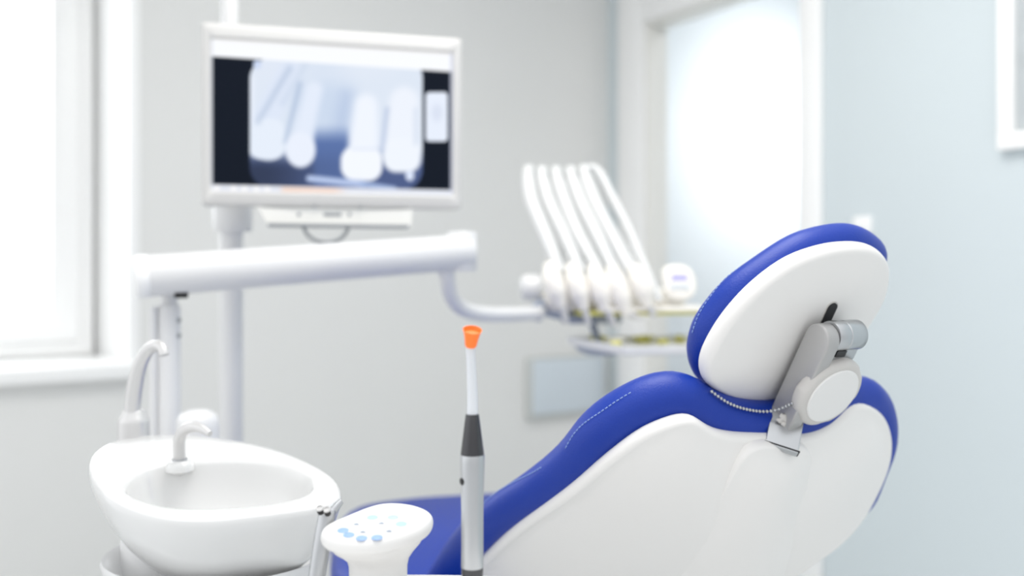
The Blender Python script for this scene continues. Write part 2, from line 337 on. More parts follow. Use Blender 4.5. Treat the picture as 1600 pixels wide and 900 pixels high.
# headrest
hd_sh = [(1093,573),(1100,542),(1129,493),(1173,444),(1227,404),(1280,384),(1324,378),(1356,382),(1378,398),(1387,422),(1381,462),(1362,498),(1328,548),(1282,592),(1236,620),(1196,630),(1164,629),(1129,616),(1102,597)]
hp = PlaneD(PC, N)
from mathutils.bvhtree import BVHTree
def hits(o, pts, off):
    me = o.data; bv = BVHTree.FromPolygons([v.co.copy() for v in me.vertices], [tuple(p.vertices) for p in me.polygons]); out = []
    for x, y in spline(pts, 120, False):
        h = bv.ray_cast(V((0,0,CH)), ray(x, y).normalized())
        if h[0] is not None: out.append(h[0]+(h[1] if h[1].dot(ray(x,y)) < 0 else -h[1])*off)
    return out
def seam(o, pts, parent):
    q = hits(o, pts, .0006)
    if len(q) < 4: return
    c = np.array([tuple(p) for p in q]); d = np.r_[0, np.cumsum(np.linalg.norm(np.diff(c, axis=0), axis=1))]; bm = bmesh.new(); s_ = 0
    while s_+.004 < d[-1]:
        sweep_bm(bm, [V([np.interp(s_+k*.002, d, c[:, j]) for j in range(3)]) for k in range(3)], .0007, 6); s_ += .0062
    return fin('stitching', bm, M['stitch'], parent)
seam(bc, [(884,700),(898,677),(915,660),(940,643),(965,626),(990,611)], bc); seam(bc, [(752,790),(775,770),(800,755),(830,740),(850,728)], bc)
hsil = [(1073,551),(1076,522),(1090,488),(1129,440),(1187,396),(1240,364),(1298,349),(1333,350),(1360,362),(1379,380),(1385,404),(1372,450),(1335,505),(1285,560),(1232,600),(1185,618),(1140,621),(1100,602),(1081,580)]
hcu = pad('headrest_cushion', inset(hsil, 35, 140), PlaneD(PC-N*.043, N), N, .031, M['blue'], chair, bulge_f=.012, step=14, resample=False)
hsh = pad('headrest_shell', inset(hd_sh, 12, 140), PlaneD(PC, N), N, .0105, M['shell'], chair, bulge_b=.008, step=12, resample=False, rn=.014)
def onp(px, py, n): d = PlaneD(PC+N*n, N)(px, py); return P(px, py, d)
# slot in the headrest shell
def stad(L, r, k=10): return [(L*s+r*math.cos(a0+math.pi*i/k)*1, r*math.sin(a0+math.pi*i/k)) for s, a0 in ((1,-math.pi/2),(-1,math.pi/2)) for i in range(k+1)]
so = onp(1292, 499, .023)
prism('slot', stad(.018, .0082), so, U, W, N*.0012, M['dark'], chair, bev=.0)
prism('slot_lip', stad(.018, .0102), so-N*.0014, U, W, N*.0012, M['knob'], chair, bev=.0)
# adjusting arm: side plate, hinge barrel, rear bar
ht = onp(1312, 524, .052)                                   # hinge centre
br = thing
sidep = [(x-.075, y) for x, y in stad(.07, .0215)]
apl = prism('arm_plate', sidep, ht-W*.030, U, N, W*.011, M['grey'], chair, bev=.003)
lathe('hinge_barrel', ht-W*.019, W, [(.001,0),(.0195,0),(.0203,.0015),(.0203,.0195),(.0192,.0205),(.0192,.0215),(.0203,.0225),(.0203,.050),(.018,.053),(.001,.053)], M['steel'], chair, seg=48)
prism('hinge_block', [(-.062,-.019),(0,-.019),(0,.013),(-.03,.013),(-.062,.004)], ht+W*.007, U, N, W*.025, M['steel'], chair, bev=.002)
prism('hinge_slot', rrect(.005,.009,.001,2), ht-U*.020+N*.0138+W*.000, U, W, N*.001, M['black'], chair, bev=0)
kc = onp(1288, 607, .062)
prism('arm_back', rrect(.045,.024,.006,4), kc-N*.028-U*.0+W*.0, U, W, N*.012, M['dark'], chair, bev=.002)  # coloured dark for the shaded recess between hinge and knob
lathe('knob_shaft', kc-N*.035, N, [(.001,0),(.014,0),(.014,.04),(.001,.04)], M['steel'], chair)
def scal(a, r, h):
    if r < .045: return 1
    q = 0
    for c0_ in [math.radians(x) for x in (10, 70, 130, 190, 250, 310)]:
        d = (a-c0_+math.pi) % (2*math.pi)-math.pi; q = max(q, math.exp(-(d/.17)**4))
    return 1-.035*q
kn = lathe('adjusting_knob', kc-N*.006, N, [(.001,0),(.046,0),(.0515,.002),(.054,.006),(.0545,.012),(.0535,.018),(.050,.0215),(.045,.0225),(.001,.0225)], M['knob'], chair, seg=120, x=U, fn=scal, sharp=60)
lathe('knob_cap', kc+N*.0145, N, [(.001,0),(.0425,0),(.0430,.003),(.0415,.0045),(.030,.0052),(.001,.0055)], M['white'], kn, seg=64)
# post from spine cover up to the arm
sc_ = hits(spc, [(1220,700),(1221,700),(1222,700)], 0)[1]
def armd(x, y): return hits(apl, [(x-1,y),(x,y),(x+1,y)], 0)[1].y
pt_, pb_ = P(1231, 642, armd(1222, 642)+.016), sc_-V((0,0,.001))
ax_ = (pt_-pb_).normalized(); wx = V((1,.1,.06)); wx = (wx-ax_*wx.dot(ax_)).normalized(); nx = ax_.cross(wx)
box('headrest_post', (pt_+pb_)/2-ax_*.002, wx*.0225, nx*.006, ax_*((pt_-pb_).length/2), M['steel'], chair, bev=.0015)
box('post_slot', sc_-V((0,0,.0004)), wx*.0245, nx*.0075, ax_*.0008, M['dark'], chair, bev=.001)
# ball chain hanging from knob round the headrest
def near(x, y):
    return min([h[1].y for h in (hits(o_, [(x-1,y),(x,y),(x+1,y)], 0) for o_ in (bc, hsh, apl)) if len(h) > 1]+[1.3])
chp = spline([(1112,612),(1135,628),(1160,638),(1190,643),(1215,640),(1240,629)], 12, False); chd = [near(x, y)-.0065 for x, y in chp]
for _ in range(2): chd = [min(chd[i], (chd[max(i-1,0)]+chd[min(i+1,11)])/2) for i in range(12)]
ch = [P(x, y, d) for (x, y), d in zip(chp, chd)]
c = spline([tuple(p) for p in ch], 400, False); d = np.r_[0, np.cumsum(np.linalg.norm(np.diff(c, axis=0), axis=1))]
bm = bmesh.new(); s = 0
while s < d[-1]:
    q = V([np.interp(s, d, c[:, j]) for j in range(3)]); bmesh.ops.create_uvsphere(bm, u_segments=10, v_segments=8, radius=.00235, matrix=Matrix.Translation(q)); s += .0056
sweep_bm(bm, [V(x) for x in c[::10]], .0006, 6)
fin('ball_chain', bm, M['steel'], chair)
tb = bmesh.new(); tg = P(1224, 652, armd(1222, 650)-.006)
for i, (dx, dz, rr) in enumerate([(0,0,.006),(.006,-.003,.006),(-.005,-.004,.0045),(.001,-.009,.0045),(.009,-.009,.004)]):
    bmesh.ops.create_icosphere(tb, subdivisions=2, radius=rr, matrix=Matrix.Translation(tg+V((dx,0,dz))) @ Matrix.Diagonal((1,.4,.9,1)))
for v in tb.verts: v.co += V((math.sin(v.co.z*900), 0, math.cos(v.co.x*800)))*.0012
fin('tape_wrap', tb, M['knob'], chair)
# stitched seams
seam(hcu, [(1082,520),(1092,492),(1110,464),(1133,436),(1160,415)], hcu)
# seat and leg rest
sz = .60
class Hor:
    def __init__(s, z): s.z = z
    def __call__(s, x, y): return (CH-s.z)*F/(y-HZ)
seatp = [(560,822),(640,806),(720,800),(800,796),(900,800),(930,850),(880,930),(760,985),(640,985),(560,930),(548,868)]
pad('seat_cushion', inset(seatp, 4, 100), Hor(.58), Z, .045, M['blue'], chair, bulge_b=.012, step=22, resample=False)
pad('seat_shell', inset(seatp, 10, 100), Hor(.52), Z, .03, M['shell'], chair, step=30, resample=False)
lathe('pedestal', (-.02, 2.0, 0), Z, [(.30,0),(.31,.01),(.30,.03),(.16,.06),(.13,.12),(.12,.5),(.001,.5)], M['shell'], chair)
sb = P(1080, 985, 1.50)
loft('recline_bracket', [[V((-.02,2.0,.46))+V((dx*.06,dy*.06,dz*.06)) for dx,dy,dz in ((-1,-1,0),(1,-1,0),(1,0,1),(-1,0,1))], [V((.28,1.52,.63))+V((dx*.1,dy*.03,dz*.05)) for dx,dy,dz in ((-1,-1,0),(1,-1,0),(1,0,1),(-1,0,1))]], M['shell'], chair)
# ------------------------------------------------ assistant console (keypad + shelf)
cons = thing('assistant_console', 'white assistant console with domed keypad pod of pale blue keys', 'console', (-.10, .98, 0))
cp = [(-.17,-.16),(-.10,-.165),(.08,-.165),(.16,-.15),(.19,-.10),(.185,-.03),(.15,.03),(.09,.072),(.03,.083),(-.08,.085),(-.125,.07),(-.15,.02),(-.18,-.08)]
co = V((-.075, .985, .833))
cc = spline(cp, 80)
rings = [[co+V((x*s, y*s, z)) for x, y in cc] for s, z in ((.88,-.11),(.95,-.09),(.985,-.05),(1,-.02),(1,-.006),(.992,-.001),(.975,0),(.6,0))]
loft('shelf', rings, M['white'], cons)
lathe('pillar', (-.10, .95, 0), Z, [(.2,0),(.2,.02),(.07,.05),(.06,.1),(.06,.72),(.001,.72)], M['white'], cons)
kz = .905
top = [(503,838),(513,824),(552,806),(587,793),(616,790),(646,794),(668,803),(676,815),(670,831),(650,845),(618,856),(580,864),(548,864),(520,858),(506,849)]
class Tilt:                                                 # keypad face, gently tipped to the dentist
    def __call__(s, x, y): return PlaneD(P(590, 826, 1.03), V((.02, -.16, 1)))(x, y)
KN = V((.02, -.16, 1)).normalized(); kp = inset(top, 9, 100)
pod = pad('keypad_pod', kp, Tilt(), KN, .0075, M['white'], cons, bulge_b=.0006, step=8, resample=False, rn=.0095)
kM = [P(x, y, Tilt()(x, y)) for x, y in kp]; kcen = sum(kM, V())/len(kM)
fc = V((P(592,880,1.05).x, 1.045, 0))
rgs = []
for t, z in ((0,0),(.12,-.005),(.3,-.012),(.55,-.021),(.78,-.030),(.94,-.039),(1,-.050)):
    r_ = []
    for p in kM:
        q = p-kcen; a = math.atan2(q.y, q.x); f = V((math.cos(a)*.0325, math.sin(a)*.030, 0)); e = t*t*(3-2*t)
        b_ = kcen+q*.98*(1-e)+(f+(V((fc.x, fc.y, kcen.z))-kcen)*1)*e if t else kcen+q*.985
        r_.append(V((b_.x, b_.y, (kcen.z+q.z*(1-e))+z-.006)))
    rgs.append(r_)
rgs.append([V((p.x, p.y, co.z-.002)) for p in rgs[-1]])
loft('keypad_stem', rgs, M['white'], cons, sharp=70)
def kpos(px, py, h=.0122): return P(px, py, PlaneD(P(590, 826, 1.03)+KN*h, KN)(px, py))
for x, y, mm in ((582,809,'btng'),(614,809,'btnl'),(627,819,'btng'),(536,829,'btnb'),(545,836,'btnb'),(565,841,'btnb'),(589,840,'btnb')):
    lathe('key', kpos(x, y, .0098), KN, [(.001,0),(.0062,0),(.0062,.0004),(.0058,.0006),(.001,.0006)], M[mm], pod, seg=24)
for x, y in ((557,819),(596,817.5),(567,831),(608,829.5)):
    c_ = kpos(x, y, .0102); bm = bmesh.new(); a3 = [c_+V((math.cos(t)*.0034, math.sin(t)*.0034, 0)) for t in (math.pi/2, math.pi*7/6, -math.pi/6)]
    lo = [bm.verts.new(p-KN*.001) for p in a3]; hi = [bm.verts.new(p+KN*.0005) for p in a3]; bm.faces.new(hi); bm.faces.new(lo[::-1])
    for i in range(3): bm.faces.new((lo[i], lo[(i+1)%3], hi[(i+1)%3], hi[i]))
    fin('triangle_mark', bm, M['btnd'], pod, smooth=False)
# ------------------------------------------------ curing light
LD = 1.0
lx = (738-800)/F; k = 1/F*LD
cu = thing('curing_light', 'silver curing light pen standing upright with orange cup on its clear tip', 'curing light', (lx, LD, .833))
def zc(y): return CH-(y-HZ)/F*LD
lathe('end_cap', (lx, LD, 0), Z, [(.001,.833),(16*k,.833),(16.5*k,.834),(16.8*k,zc(903)),(15.2*k,zc(902)),(15.2*k,zc(900)),(17*k,zc(899)),(17.2*k,zc(885.5)),(.001,zc(885.5))], M['gun'], cu)
body = lathe('body', (lx, LD, 0), Z, [(.001,zc(885.5)),(17.4*k,zc(885.5)),(17.6*k,zc(883)),(17.2*k,zc(850)),(17.3*k,zc(800)),(17.8*k,zc(775)),(18.8*k,zc(745)),(19.4*k,zc(725)),(19.3*k,zc(712)),(18.6*k,zc(710)),(.001,zc(710))], M['silver'], cu, seg=56)
lathe('nose_cone', (lx, LD, 0), Z, [(.001,zc(711)),(18.2*k,zc(711)),(18.4*k,zc(709)),(10.8*k,zc(650)),(10*k,zc(647)),(.001,zc(647))], M['gun'], cu, seg=56)
lathe('power_button', V((lx, LD, zc(750)))+V((-.86,-.5,0)).normalized()*.0112, V((-.86,-.5,0)), [(.001,0),(.0042,0),(.0042,.0016),(.0032,.0026),(.001,.0028)], M['black'], cu, seg=24, fn=lambda a, r, h: 1+.0*a)
gp = [V((lx, LD, zc(650))), P(738,620,1.0), P(737,590,.998), P(736,565,.995), P(735,550,.992), P(735,538,.988)]
tube('light_guide', gp, [8.6*k,8.4*k,8*k,7.6*k,7.3*k,7.2*k], M['guide'], cu, n=24)
tc_ = P(735.5, 541, .987); tax = (P(738, 516, .980)-tc_).normalized(); hh = (P(738,515,.980)-tc_).length
cup = lathe('tip_cup', tc_, tax, [(.001,0),(8.2*k,0),(9.4*k,.1*hh),(9.8*k,.25*hh),(11*k,.5*hh),(12.5*k,.75*hh),(14.6*k,.97*hh),(14.9*k,hh),(14.0*k,hh),(11*k,.8*hh),(.001,.78*hh)], M['orange'], cu, seg=48)
# ------------------------------------------------ suction handpiece
sh = thing('suction_handpiece', 'slim grey metal suction handpiece leaning beside white basin', 'handpiece', P(492, 938, 1.03))
sp_ = [P(489, 945, 1.03), P(496, 895, 1.035), P(503, 850, 1.04), P(509, 815, 1.045), P(511, 796, 1.047)]
tube('handle', sp_, [13.5*k,13.8*k,14*k,14.5*k,15*k,14*k], M['silver'], sh, n=24, seg=32)
tube('nozzle', [P(514,806,1.05), P(523,794,1.055), P(533,783,1.06)], [9*k,7.5*k,5*k], M['silver'], sh, n=8)
for x, y in ((500,795),(511,797)):
    lathe('port', P(x, y, 1.030), V((-.1,-.6,.8)), [(.001,-.004),(.0046,-.004),(.0046,.001),(.0040,.0022),(.003,.0022),(.003,.001),(.001,.001)], M['spout'], sh, seg=20)
    lathe('port_seal', P(x+.5, y+3.4, 1.0275), V((-.1,-.6,.8)), [(.001,-.003),(.0036,-.003),(.0036,.0006),(.001,.0006)], M['black'], sh, seg=16)
# ------------------------------------------------ basin
rim = [(138,742),(142,718),(165,700),(205,689),(265,685),(325,689),(385,698),(440,712),(490,733),(522,753),(534,772),(530,789),(505,800),(460,808),(400,816),(330,823),(265,821),(215,809),(175,790),(150,768)]
bp = FitD([(330,823,1.20),(265,685,1.46),(500,733,1.38),(138,742,1.33)], quad=False)
spit = thing('rinsing_basin', 'white ceramic rinsing basin with curved cup filler and bowl spout', 'basin', P(340, 800, 1.36)*1)
spit.location.z = 0
rc = spline(rim, 120); R3 = [P(x, y, bp(x, y)) for x, y in rc]; cB = sum(R3, V())/120
bn = (R3[0]-cB).cross(R3[30]-cB).normalized(); bn = bn if bn.z > 0 else -bn
bowl = spline([(196,770),(205,748),(245,730),(310,724),(380,722),(440,730),(482,748),(490,764),(470,780),(410,793),(330,798),(265,796),(220,786)], 120)
B3 = [P(x, y, bp(x, y)) for x, y in bowl]; cb = sum(B3, V())/120
# align phase of the two rings
def ang(p, c): return math.atan2(p.y-c.y, p.x-c.x)
def phase(L, c):
    i = min(range(len(L)), key=lambda j: abs(ang(L[j], c)-0)); L = L[i:]+L[:i]
    return L
R3 = phase(R3, cB); B3 = phase(B3, cb)
def sc3(L, c, s, d): return [c+(p-c)*s+V((0,0,d)) for p in L]
cl_ = cB+V((-.00, .03, 0))
rg = []
for s, d, sh_ in ((.28,-.142,1),(.42,-.136,1),(.55,-.124,.9),(.68,-.105,.7),(.79,-.083,.5),(.88,-.058,.3),(.945,-.033,.12),(.98,-.014,0),(.995,-.002,0)):
    rg.append([p+(cl_-cB)*sh_ for p in sc3(R3, cB, s, d)])
rg.append([p+bn*.005 for p in sc3(R3, cB, .985, 0)]); rg.append([p+bn*.008 for p in sc3(R3, cB, .965, 0)])
for t in (.3, .6, .85): rg.append([(a*(1-t)+b*t)+bn*(.008-.003*t) for a, b in zip(sc3(R3, cB, .965, 0), B3)])
for s, d in ((1.0,.001),(.985,-.003),(.965,-.012),(.93,-.030),(.86,-.052),(.73,-.072),(.55,-.085),(.3,-.091),(.06,-.093)): rg.append(sc3(B3, cb, s, d))
loft('bowl', rg, M['ceram'], spit, sharp=80)
lathe('drain', cb+V((0,0,-.0925)), Z, [(.001,0),(.02,0),(.02,.002),(.001,.003)], M['steel'], spit)
# spout in the bowl
sb_ = P(281, 722, 1.365)
spo = tube('bowl_spout', [P(281,721,1.365), P(280,700,1.362), P(281,684,1.358), P(288,672,1.352), P(300,667,1.342), P(314,669,1.332), P(328,678,1.322)], [.0088,.0088,.0088,.0085,.008,.0068,.0045], M['spout'], spit, n=40)
lathe('spout_base', sb_, Z, [(.001,-.02),(.020,-.012),(.0195,-.004),(.016,.0005),(.0105,.003),(.001,.003)], M['ceram'], spit)
lathe('spout_collar', sb_, Z, [(.001,.002),(.011,.002),(.011,.0055),(.001,.0055)], M['steel'], spit)
# cup filler
cfb = P(209, 700, 1.46)
lathe('filler_holder', cfb, Z, [(.001,-.06),(.024,-.06),(.024,.04),(.0235,.046),(.0205,.0495),(.018,.057),(.0155,.0605),(.001,.061)], M['spout'], spit, seg=32)
tube('cup_filler', [P(207,645,1.455), P(208,625,1.455), P(212,598,1.45), P(219,570,1.445), P(230,549,1.44), P(243,540,1.43), P(253,543,1.42), P(257,555,1.415)], [.0125,.0125,.0122,.0115,.0105,.0095,.0085,.0075], M['spout'], spit, n=44)
# support below: cradle and column
cen = cB+V((0, .03, 0))
cr1 = [sc3(R3, cen, s, d) for s, d in ((.9,-.105),(.93,-.11),(.93,-.125),(.88,-.16),(.72,-.21),(.5,-.235),(.45,-.3))]
inn = [sc3(R3, cen, s, d) for s, d in ((.4,-.3),(.4,-.24),(.66,-.205),(.82,-.16),(.87,-.125),(.88,-.105))]
crd = []
def ell(c, rx, ry, z, n=60): return [V((c.x+rx*math.cos(2*math.pi*i/n), c.y+ry*math.sin(2*math.pi*i/n), z)) for i in range(n)]
cz = cB.z
loft('cradle', [ell(cen, rx+.008, ry+.004, cz+z-.022) for rx, ry, z in ((.03,.03,-.15),(.09,.08,-.14),(.125,.105,-.118),(.147,.125,-.09),(.153,.13,-.088),(.155,.132,-.094),(.143,.122,-.122),(.115,.105,-.15),(.10,.10,-.19),(.10,.10,-.30))], M['enam'], spit, sharp=50)
ucb = V((cen.x-.085, cen.y+.06, 0))
loft('housing', [ell(ucb, a, b, z) for a, b, z in ((.14,.14,0),(.145,.14,.02),(.14,.13,.3),(.12,.115,.62),(.105,.105,.70),(.092,.095,.715),(.092,.095,.735),(.082,.085,.75),(.075,.075,.78),(.05,.05,.80),(.02,.02,.805))], M['enam'], spit, sharp=50)
# canister seen behind the basin
cn = thing('canister', 'white round-topped canister standing behind the basin beside the pole', 'canister', (P(309,660,1.72).x, 1.72, 0))
lathe('container', (cn.location.x, 1.72, 0), Z, [(.001,0),(.045,0),(.045,.80),(.001,.80)], M['enam'], cn)
lathe('lid', (cn.location.x, 1.72, 0), Z, [(.001,.79),(.038,.79),(.0385,.80),(.0385,.884),(.037,.897),(.031,.908),(.018,.914),(.001,.916)], M['enam'], cn)
# ------------------------------------------------ monitor pole
mp = thing('monitor_pole', 'tall white round pole rising behind the monitor and past the basin', 'pole', (P(361,400,2.12).x, 2.12, 0))
px_ = mp.location.x
tube('pole', [(px_,2.12,0),(px_,2.12,1.30)], .0262, M['enam'], mp, seg=32)
tube('upper_pole', [(px_,2.12,1.29),(px_,2.12,1.55),(px_-.003,2.12,1.72),(px_+.0,2.12,H)], [.024,.024,.019,.0165], M['enam'], mp, seg=32)
lathe('base_plate', (px_,2.12,0), Z, [(.001,0),(.07,0),(.07,.012),(.03,.02),(.001,.02)], M['enam'], mp)
lathe('collar', (px_+.004,2.12,0), Z, [(.001,1.255),(.040,1.255),(.043,1.26),(.043,1.335),(.040,1.34),(.001,1.34)], M['enam'], mp)
# ------------------------------------------------ monitor
ML = P(315, 180, 1.93); MR = P(719, 200, 2.08); MU = V((MR.x-ML.x, MR.y-ML.y, 0)); mw = MU.length; MU.normalize(); MN = V((MU.y, -MU.x, 0))
mzt, mzb = zz(37, 1.93), zz(322, 1.93); mc = (ML+MR)/2; mc.z = 0
mon = thing('monitor', 'white framed monitor showing a dental x-ray of teeth', 'monitor', mc+Z*mzb)
TL = math.radians(-.2)
mh = (mzt-mzb)/2; mcen = mc+Z*((mzt+mzb)/2)
# screen window in frame coordinates
def onm(px, py, off=0.):
    d = PlaneD(mc+MN*off, MN)(px, py); q = P(px, py, d)-mcen; return q.dot(MU), q.z
c4 = [onm(328,57,.012), onm(707,84,.012), onm(708,303,.012), onm(330,301,.012)]
sx0 = (c4[0][0]+c4[3][0])/2; sx1 = (c4[1][0]+c4[2][0])/2; szt = (c4[0][1]+c4[1][1])/2; szb = (c4[2][1]+c4[3][1])/2
print('SCREEN', mw, mh*2, c4)
def ringbox(name, u0, u1, z0, z1, iu0, iu1, iz0, iz1, n0, n1, m, parent):
    r = rrect(1, 1, .04, 6); 
    def pt(x, y, a, b, c, d, n): return mcen+MU*(a+(b-a)*(x+1)/2)+Z*(c+(d-c)*(y+1)/2)+MN*n
    outer = [(x, y) for x, y in r]
    def rg_(a,b,c,d,n,sh=0.): return [pt(x, y, a+sh, b-sh, c+sh, d-sh, n) for x, y in outer]
    rr = [rg_(u0,u1,z0,z1,n0), rg_(u0,u1,z0,z1,n1-.006), rg_(u0,u1,z0,z1,n1-.002,.002), rg_(u0,u1,z0,z1,n1,.006), rg_(iu0,iu1,iz0,iz1,n1,-.003), rg_(iu0,iu1,iz0,iz1,n1-.003), rg_(iu0,iu1,iz0,iz1,n1-.010)]
    return loft(name, rr, m, parent, sharp=40, caps=(True, False))
ringbox('bezel', -mw/2, mw/2, -mh, mh, sx0, sx1, szb, szt, -.03, .018, M['bezel'], mon)
box('back_housing', mcen-MN*.045, MU*(mw/2*.6), MN*.02, Z*(mh*.6), M['enam'], mon, bev=.015)
# the picture on the screen, painted on a fine grid
nx_, ny_ = 300, 176
me = bpy.data.meshes.new('screen'); us = np.linspace(sx0, sx1, nx_); zs = np.linspace(szb, szt, ny_)
vv = [tuple(mcen+MU*u+Z*z+MN*.0085) for z in zs for u in us]
ff = [(j*nx_+i, j*nx_+i+1, (j+1)*nx_+i+1, (j+1)*nx_+i) for j in range(ny_-1) for i in range(nx_-1)]
me.from_pydata(vv, [], ff)
S_, T_ = np.meshgrid(np.linspace(0, 1, nx_), np.linspace(1, 0, ny_))      # s right, t down
X = 328+380*S_; Y = (57+27*S_)*(1-T_)+(301+2*S_)*T_                          # in the units the film was measured in
def sm(e0, e1, x): t = np.clip((x-e0)/(e1-e0), 0, 1); return t*t*(3-2*t)
colr = np.zeros((ny_, nx_, 3)); colr[:] = (16, 24, 36)
def paint(maskv, c): 
    global colr
    mv = maskv[..., None]; colr = colr*(1-mv)+np.array(c, float)*mv
def rr_(x0, y0, x1, y1, r, soft=1.5):
    cx, cy, hx, hy = (x0+x1)/2, (y0+y1)/2, (x1-x0)/2-r, (y1-y0)/2-r
    qx = np.maximum(np.abs(X-cx)-hx, 0); qy = np.maximum(np.abs(Y-cy)-hy, 0); return 1-sm(r-soft, r+soft, np.hypot(qx, qy))
def blob(x, y, a, b, deg=0, soft=.25):
    q = math.radians(deg); u = (X-x)*math.cos(q)+(Y-y)*math.sin(q); v = -(X-x)*math.sin(q)+(Y-y)*math.cos(q); return 1-sm(1-soft, 1+soft, np.hypot(u/a, v/b))
def capsule(x0, y0, x1, y1, r0, r1, soft=3):
    soft *= 1.5
    dx, dy = x1-x0, y1-y0; t = np.clip(((X-x0)*dx+(Y-y0)*dy)/(dx*dx+dy*dy), 0, 1); r = r0+(r1-r0)*t
    return 1-sm(-soft, soft, np.hypot(X-x0-dx*t, Y-y0-dy*t)-r)
film = rr_(386, 88, 658, 296, 34)
base = colr.copy()
paint(np.ones_like(X), (222, 231, 244))
paint(sm(560, 400, X)*sm(170, 90, Y)*.6, (226, 233, 246))
paint(.8*blob(500, 165, 42, 55, 0, .8), (200, 215, 236)); paint(.6*capsule(535,150,520,235,9,14,12), (172,190,222))
paint(sm(203, 226, Y+.0*X)*sm(478, 490, X)*sm(546, 532, X), (86, 108, 160))
paint(sm(225, 262, Y)*.95, (72, 88, 132)); paint(sm(235, 268, Y)*sm(520, 400, X), (52, 62, 88)); paint(.5*sm(190,212,Y)*sm(478,490,X)*sm(546,532,X), (96,122,176))
paint(capsule(400,205,446,112,21,17,5), (222,231,247)); paint(capsule(413,225,414,226,25,25,3), (232,239,251)); paint(rr_(384,185,438,249,18,3), (230,238,250))
paint(.75*capsule(398,190,446,106,2.5,3.5,5), (176,192,216)); paint(.8*capsule(440,222,462,130,2.2,3,4), (168,186,214))
paint(capsule(464,222,484,140,15,13,5), (228,236,250)); paint(blob(463,234,23,28,0,.14), (234,240,252)); paint(.5*capsule(436,160,470,100,3,3,6), (190,205,226))
paint(capsule(562,235,566,165,24,18,6), (240,245,254)); paint(rr_(526,228,592,282,22,3), (244,248,255)); paint(capsule(622,232,628,160,28,24,6), (238,243,252)); paint(rr_(594,215,655,268,20,4), (240,245,253))
paint(.55*capsule(592,235,600,170,2.5,2.5,4), (150,168,206)); paint(.35*capsule(646,225,646,170,1.5,1.5,3), (160,178,210)); paint(.4*capsule(545,232,585,232,1,1,3), (180,195,225))
paint(capsule(477,279,560,287,5,5,2), (186,202,236)); paint(capsule(560,287,612,293,4,3,2), (170,190,228)); paint(blob(637,273,7,8,0,.25), (220,230,250))
paint(.7*capsule(390,120,390,190,2,2,2), (240,245,255)); paint(.35*capsule(480,120,600,100,10,14,14), (232,238,248))
inner_ = colr.copy(); colr = base; mv = film[..., None]; colr = colr*(1-mv)+inner_*mv
paint(blob(397,99,6,7,0,.3), (205,218,244))
paint(rr_(663,144,700,220,6,1.2), (232,239,252)); paint(.5*blob(682,176,9,13,0,.6), (205,213,232))
ytop = 86+(X-330)*.072; paint(1-sm(-1, 1, Y-ytop), (250,252,255)); paint(.8*(1-sm(-1.5, 1.5, Y-(ytop-26.5))), (235,232,228))
ybot = 290+(X-330)*.012; paint(sm(-1, 1, Y-ybot), (226,230,240)); paint(sm(-1,1,Y-ybot-1.5)*sm(428,440,X)*sm(542,510,X)*.8, (245,214,196))
for x in (337, 362, 378, 396, 412): paint(blob(x, 296, 5, 4, 0, .4), (250,250,252))
paint(sm(703.5,705,X)*.8, (215,220,240)); paint(sm(332,330.5,X)*.8, (225,228,235))
la = colr/255; la = np.where(la <= .04045, la/12.92, ((la+.055)/1.055)**2.4)
ca = me.color_attributes.new('film', 'FLOAT_COLOR', 'POINT'); arr = np.ones((ny_*nx_, 4), np.float32); arr[:, :3] = la[::1].reshape(-1, 3)
arr[:, :3] = la.reshape(-1, 3) if False else la[::-1].reshape(-1, 3)[::1] if False else la.reshape(-1, 3)
ca.data.foreach_set('color', arr.ravel())
sm_ = bpy.data.materials.new('lit_screen'); sm_.use_nodes = True; nt = sm_.node_tree; b_ = nt.nodes['Principled BSDF']; at = nt.nodes.new('ShaderNodeAttribute'); at.attribute_name = 'film'
b_.inputs['Base Color'].default_value = (.003,.003,.004,1); b_.inputs['Roughness'].default_value = .3; b_.inputs['Specular IOR Level'].default_value = .04
nt.links.new(at.outputs['Color'], b_.inputs['Emission Color']); b_.inputs['Emission Strength'].default_value = .82
link('screen', me, sm_, mon, False)
# chin bracket, knobs, shelf and handle under the monitor
def mq(px, py, off): u, z = onm(px, py, off); return mcen+MU*u+Z*z+MN*off
chn = [mq(400,322,.012), mq(470,332,.012), mq(520,333,.012), mq(580,331,.012), mq(645,326,.012), mq(642,352,.012), mq(420,351,.012)]
bm = bmesh.new(); aa = [bm.verts.new(p-MN*.03) for p in chn]; bb = [bm.verts.new(p+MN*.002) for p in chn]; bm.faces.new(aa[::-1]); bm.faces.new(bb)
for i in range(len(chn)): bm.faces.new((aa[i], aa[(i+1)%len(chn)], bb[(i+1)%len(chn)], bb[i]))
fin('bracket', bm, M['jamb'], mon, smooth=False)
sp0, sp1 = mq(419,351,.03), mq(638,354,.03)
box('shelf', (sp0+sp1)/2-MN*.02, (sp1-sp0)/2, MN*.03, Z*.004, M['dgrey'], mon, bev=.002)
for x, y in ((491,323),(563,324),(467,335),(546,335)):
    lathe('screw', mq(x, y, .019 if y < 330 else .012), MN, [(.001,0),(.0042,0),(.004,.003),(.001,.0035)], M['dgrey'], mon, seg=16)
box('badge', (mq(505,335,.014)+mq(534,335,.014))/2, MU*.019, MN*.0015, Z*.0035, M['dgrey'], mon, bev=.001)
tube('handle', [mq(474,354,.03), mq(480,366,.03), mq(492,375,.03), mq(510,379,.03), mq(528,375,.03), mq(539,366,.03), mq(545,354,.03)], .0045, M['dgrey'], mon, n=30, seg=12)
tube('mount_arm', [mcen-MN*.05-Z*.02, V((px_+.02, 2.12, mcen.z-.03)), V((px_, 2.12, mcen.z-.03))], .018, M['enam'], mon, seg=16)
